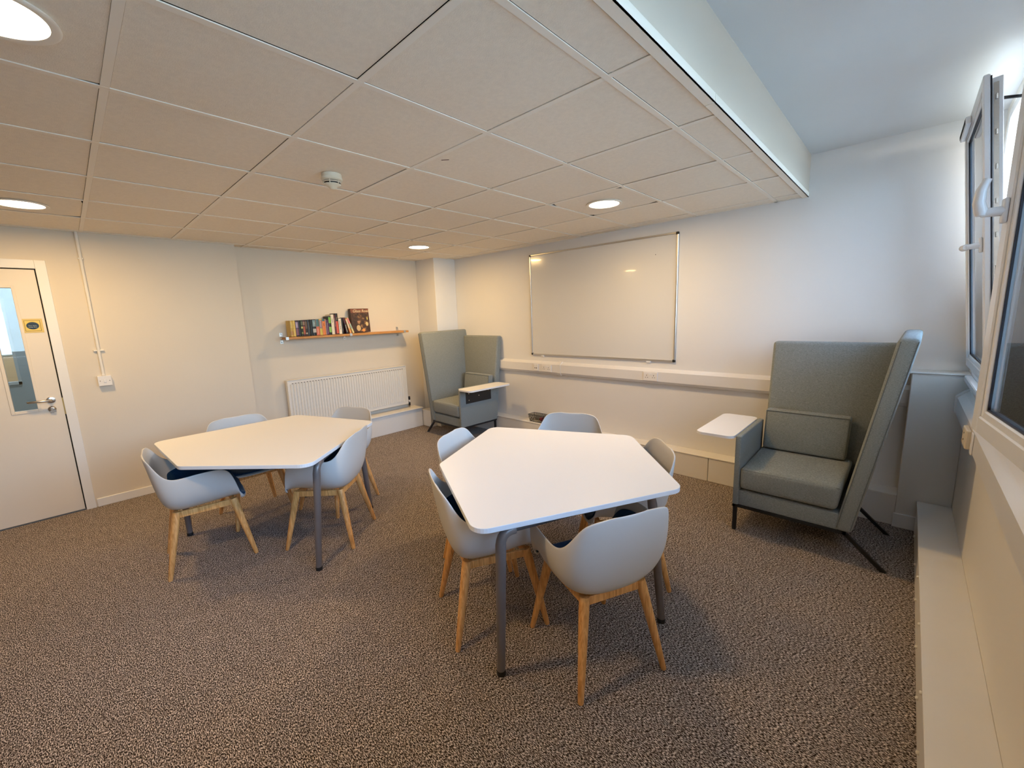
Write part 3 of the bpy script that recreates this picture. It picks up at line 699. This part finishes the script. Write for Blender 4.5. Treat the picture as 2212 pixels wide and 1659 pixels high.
def make_table(loc, rz, label):
    t = thing('meeting_table', label, 'table', loc, rz, None)
    po = round_poly(TP, .07)
    bm = bmn()
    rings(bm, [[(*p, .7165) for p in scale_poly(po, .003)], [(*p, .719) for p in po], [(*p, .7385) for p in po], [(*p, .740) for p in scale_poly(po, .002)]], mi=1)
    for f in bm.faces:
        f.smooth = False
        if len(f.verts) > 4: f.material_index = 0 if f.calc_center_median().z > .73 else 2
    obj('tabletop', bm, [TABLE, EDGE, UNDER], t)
    dy = -.585
    feet = {'B': ((.700, .365), (.648, .340)), 'C': ((.375, 1.075), (.366, 1.142))}
    bm = bmn()
    for s in (-1, 1):
        b = Vector((feet['B'][0][0] * s, feet['B'][0][1] + dy, .702)); c = Vector((feet['C'][0][0] * s, feet['C'][0][1] + dy, .702))
        d = (c - b).normalized(); tube(bm, [b + d * .05, c - d * .05], .013, 12)
        m1 = b.lerp(c, .3); m2 = b.lerp(c, .75)
    for f_ in (.3, .75):
        b = Vector((feet['B'][0][0], feet['B'][0][1] + dy, .702)); c = Vector((feet['C'][0][0], feet['C'][0][1] + dy, .702)); p = b.lerp(c, f_)
        box(bm, -p.x, p.x, p.y - .02, p.y + .02, .692, .7155)
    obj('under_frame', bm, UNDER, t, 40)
    for s in (-1, 1):
        for k, o_ in (('B', 'C'), ('C', 'B')):
            tx, ty = feet[k][0]; fx, fy = feet[k][1]; ox, oy = feet[o_][0]
            top = Vector((tx * s, ty + dy, .702)); ft = Vector((fx * s, fy + dy, .022)); ot = Vector((ox * s, oy + dy, .702))
            d = (ot - top).normalized(); dn = (ft - top).normalized(); pts = [top + d * .062]
            for q in range(1, 6):
                u = q / 6; pts.append((top + d * .06) * (1 - u) ** 2 + top * 2 * u * (1 - u) + (top + dn * .06) * u ** 2)
            pts += [top + dn * .06, top + dn * .3, ft]
            bm = bmn(); tube(bm, pts, [.021] * (len(pts) - 3) + [.0225, .0215, .0185], 18)
            lg = obj('leg', bm, TAUPE, t, 40)
            bm = bmn(); lathe(bm, [(.019, .024), (.0205, .018), (.0205, .002), (.018, 0)], (ft.x, ft.y, 0), 18); obj('rubber_foot', bm, BLACK, lg, 40)
    return t
make_table((-.598, .330, 0), rad(-46.7), 'white five-sided meeting table nearest the camera, in front of the right armchair')
make_table((-2.444, -.521, 0), rad(20.9), 'white five-sided meeting table nearer the door and radiator')

# ================================================================== TUB CHAIRS
ROWS = [  # yc, zc, xe, ye, ze
 (.232, .404, .185, .188, .408), (.222, .412, .210, .188, .436), (.195, .413, .228, .178, .508), (.155, .409, .240, .158, .595), (.105, .405, .252, .128, .650),
 (.040, .402, .266, .050, .660), (-.035, .398, .268, -.020, .658), (-.100, .396, .267, -.080, .652), (-.155, .400, .262, -.135, .647), (-.195, .428, .250, -.172, .662),
 (-.217, .485, .236, -.198, .692), (-.231, .550, .220, -.218, .726), (-.242, .615, .206, -.233, .753), (-.251, .675, .190, -.245, .770), (-.259, .725, .168, -.254, .780), (-.264, .766, .128, -.261, .786), (-.267, .788, .066, -.266, .790)]
NA = 9
def shell_pt(row, a, off=0.0):
    yc, zc, xe, ye, ze = row; th = abs(a) * PI / 2; k = min(1, max(0, (zc - .50) / .20)); q = .74 + .31 * k
    s = math.sin(th) ** q; g = 1 - math.cos(th) ** q
    return Vector((xe * s * (1 if a >= 0 else -1), yc + (ye - yc) * g, zc + (ze - zc) * g))
def make_chair(label):
    t = thing('tub_chair', label, 'chair', (0, 0, 0), 0, 'grey tub chairs around the tables')
    bm = bmn(); V = [[bm.verts.new(shell_pt(r, -1 + 2 * j / (2 * NA))) for j in range(2 * NA + 1)] for r in ROWS]
    for i in range(len(ROWS) - 1):
        for j in range(2 * NA): bm.faces.new((V[i][j], V[i][j + 1], V[i + 1][j + 1], V[i + 1][j]))
    # small outward lip round the rim
    bmesh.ops.recalc_face_normals(bm, faces=bm.faces[:])
    sh = obj('shell', bm, SHELL, t, 180)
    mo = sh.modifiers.new('thick', 'SOLIDIFY'); mo.thickness = .009; mo.offset = 0
    mo = sh.modifiers.new('smooth', 'SUBSURF'); mo.levels = 1; mo.render_levels = 2
    # upholstered inner pad
    bm = bmn(); rows = ROWS[1:10]; V = []
    for i, r in enumerate(rows):
        A = (.80, .86, .90, .92, .93, .93, .92, .88, .80)[i]
        line = []
        for j in range(2 * NA + 1):
            a = (-1 + j / NA) * A; p = shell_pt(r, a); e = 1e-3
            pa = shell_pt(r, min(1, a + e)); pb = shell_pt(r, max(-1, a - e)); tv = (pa - pb).normalized()
            r2 = ROWS[min(i + 2, len(ROWS) - 1)]; r1 = ROWS[i]; lv = (shell_pt(r2, a) - shell_pt(r1, a)).normalized()
            nrm = tv.cross(lv).normalized()
            if nrm.z < 0 and abs(a) < .3: nrm = -nrm
            if nrm.dot(Vector((0, .05, .75)) - p) < 0: nrm = -nrm
            line.append(bm.verts.new(p + nrm * .0125))
        V.append(line)
    for i in range(len(V) - 1):
        for j in range(2 * NA): bm.faces.new((V[i][j], V[i][j + 1], V[i + 1][j + 1], V[i + 1][j]))
    pd = obj('seat_pad', bm, BLUE, t, 180)
    mo = pd.modifiers.new('thick', 'SOLIDIFY'); mo.thickness = .012; mo.offset = 0
    mo = pd.modifiers.new('smooth', 'SUBSURF'); mo.levels = 1; mo.render_levels = 2
    # wooden base
    tops = [(.150, .150), (-.150, .150), (-.140, -.150), (.140, -.150)]; ft = [(.212, .232), (-.212, .232), (-.210, -.232), (.210, -.232)]
    for k in range(4):
        a, b = tops[k], tops[(k + 1) % 4]; d = (Vector(b) - Vector(a)).normalized(); nn = Vector((d.y, -d.x)) * .009
        bm = bmn(); A, Bp = Vector(a), Vector(b)
        q = [A - nn, Bp - nn, Bp + nn, A + nn]
        z0, z1 = .364, .403
        hexa(bm, [(p.x, p.y, z0) for p in q] + [(p.x, p.y, z1) for p in q], .002, seg=1); obj('seat_rail', bm, OAK, t)
    for k in range(4):
        (tx, ty), (fx, fy) = tops[k], ft[k]
        p0, p1 = Vector((tx, ty, .405)), Vector((fx, fy, 0)); d = p1 - p0
        bm = bmn(); tube(bm, [p0, p0 + d * .12, p0 + d * .35, p0 + d * .7, p0 + d * .985, p1], [.0215, .0225, .0205, .0165, .0125, .0105], 16); obj('leg', bm, OAK, t, 50)
    return t
CH = [  # x, y, facing angle in degrees, label
 ((-.112, .088), 155, 'grey tub chair nearest the camera, its back turned, at the nearer table'),
 ((-.660, -.054), 63.5, 'grey tub chair at the left front side of the nearer table, half under it'),
 ((-1.105, .366), 22, 'grey tub chair pushed in at the far left side of the nearer table'),
 ((-.905, .950), -67, 'grey tub chair with its back to the whiteboard wall, just right of the wire basket'),
 ((-.317, .695), 222, 'grey tub chair at the nearer table on the side towards the right armchair'),
 ((-2.531, -.926), 83, 'grey tub chair facing away from the door side, leftmost of all the chairs'),
 ((-2.130, -.257), 222, 'grey tub chair on the right side of the farther table, beside its front leg'),
 ((-2.972, -.520), 1.5, 'grey tub chair between the farther table and the bare left wall'),
 ((-2.620, .020), -71, 'grey tub chair at the farther table in front of the radiator'),
]
c0 = None
for (x, y), f, lab in CH:
    rz = rad(f - 90)
    if c0 is None: c0 = make_chair(lab); c0.location = (x, y, 0); c0.rotation_euler = (0, 0, rz)
    else: dup(c0, (x, y, 0), rz, lab)

# ================================================================== HIGH-BACK ARMCHAIRS
def armchair(loc, rz, mir, label):
    """local: x from the arm (0) to the wing, y from the front (0) to the back; mir=-1 mirrors x"""
    t = thing('high_back_armchair', label, 'armchair', loc, rz)
    def Q(P): return [(p[0] * mir, p[1], p[2]) for p in P]
    def H(bm, P, bev, mi=0):
        P = Q(P)
        if mir < 0: P = [P[i] for i in (3, 2, 1, 0, 7, 6, 5, 4)]
        hexa(bm, P, bev, mi)
    def BX(bm, x0, x1, y0, y1, z0, z1, bev, mi=0):
        box(bm, min(x0 * mir, x1 * mir), max(x0 * mir, x1 * mir), y0, y1, z0, z1, bev, mi, 3)
    def part(n, bm, m=FAB, p=t, s=40): return obj(n, bm, m, p, s)
    # base
    bm = bmn(); BX(bm, .030, .590, .012, .58, .195, .300, .008); part('seat_base', bm)
    # seat cushion
    bm = bmn(); H(bm, [(.040, -.005, .318), (.575, -.005, .318), (.570, .60, .30), (.040, .60, .30), (.040, -.012, .470), (.590, -.012, .478), (.600, .60, .485), (.040, .60, .485)], .028); part('seat_cushion', bm)
    # back panel (leans back)
    bm = bmn(); H(bm, [(.045, .560, .20), (.60, .560, .20), (.60, .655, .20), (.045, .655, .20), (.045, .700, 1.285), (.770, .700, 1.285), (.770, .785, 1.285), (.045, .785, 1.285)], .024); part('back_panel', bm)
    # lumbar cushion
    bm = bmn(); H(bm, [(.060, .488, .49), (.560, .488, .49), (.560, .575, .49), (.060, .575, .49), (.060, .535, .785), (.570, .535, .785), (.570, .615, .785), (.060, .615, .785)], .018); part('lumbar_cushion', bm)
    # arm
    bm = bmn(); BX(bm, 0, .038, 0, .60, .195, .690, .010); part('armrest', bm)
    # wing, leaning outwards
    bm = bmn(); H(bm, [(.570, 0, .195), (.655, 0, .195), (.655, .640, .195), (.570, .640, .195), (.760, 0, 1.362), (.852, 0, 1.362), (.872, .800, 1.372), (.780, .800, 1.372)], .024); part('wing_panel', bm)
    # seams on the wing edge
    wp = bpy.data.objects[[o.name for o in t.children if o.name.startswith('wing_panel')][0]]
    for a, b in (((.582, .004, .215), (.772, .004, 1.345)), ((.648, .004, .215), (.842, .004, 1.345))):
        bm = bmn(); tube(bm, Q([a, b]), .0028, 6); part('piping', bm, SEAM, wp)
    for kid, pts in (('seat_cushion', [(.050, -.003, .458), (.582, -.003, .464)]), ('lumbar_cushion', [(.068, .489, .50), (.066, .532, .775), (.562, .532, .775), (.553, .489, .50)])):
        ob = [o for o in t.children if o.name.startswith(kid)][0]
        bm = bmn(); tube(bm, Q(pts), .0028, 6); part('piping', bm, SEAM, ob)
    # tablet
    bm = bmn(); pl = round_poly([(-.255, -.045), (-.004, -.045), (-.004, .625), (-.255, .625)], [.05, .05, .05, .05])
    pl = [(a * mir, b) for a, b in pl]; prism(bm, pl, .672, .690); tb = part('writing_tablet', bm, TABLE, t, None)
    bm = bmn(); box(bm, min(-.0045 * mir, .0005 * mir), max(-.0045 * mir, .0005 * mir), .085, .50, .485, .668, .002); pt = part('bracket_plate', bm, BLACK)
    for (y, z) in ((.13, .61), (.13, .525), (.29, .565), (.45, .61)):
        bm = bmn(); lathe(bm, [(.0065, -.003), (.0065, .003)], (-.006 * mir, y, z), 14, axis='x'); obj('bolt', bm, STEEL, pt)
    bm = bmn(); BX(bm, -.040, -.004, .17, .42, .652, .671, .002); obj('slide_rail', bm, TAUPE, pt)
    # frame and legs
    bm = bmn(); fr = [(.012, .015), (.620, .015), (.620, .58), (.012, .58)]
    for k in range(4):
        a, b = fr[k], fr[(k + 1) % 4]; BX(bm, min(a[0], b[0]) - .010, max(a[0], b[0]) + .010, min(a[1], b[1]) - .010, max(a[1], b[1]) + .010, .178, .196, .001)
    part('metal_frame', bm, BLKMET, t, None)
    for y in (.025, .57):
        bm = bmn(); BX(bm, .004, .028, y - .012, y + .012, 0, .18, .002); part('leg', bm, BLKMET, t, None)
        bm = bmn(); H(bm, [(.798, y - .012 + .01, 0), (.828, y - .012 + .01, 0), (.828, y + .012 + .01, 0), (.798, y + .012 + .01, 0), (.610, y - .012, .18), (.640, y - .012, .18), (.640, y + .012, .18), (.610, y + .012, .18)], .002); part('leg', bm, BLKMET, t, None)
    return t
armchair((.045, 1.625, 0), 0, 1, 'tall grey-green armchair with a leaning side wing and white tablet, by the windows')
armchair((-3.055, 1.765, 0), rad(-2), -1, 'tall grey-green armchair with tablet and black plate, in the corner by the column')
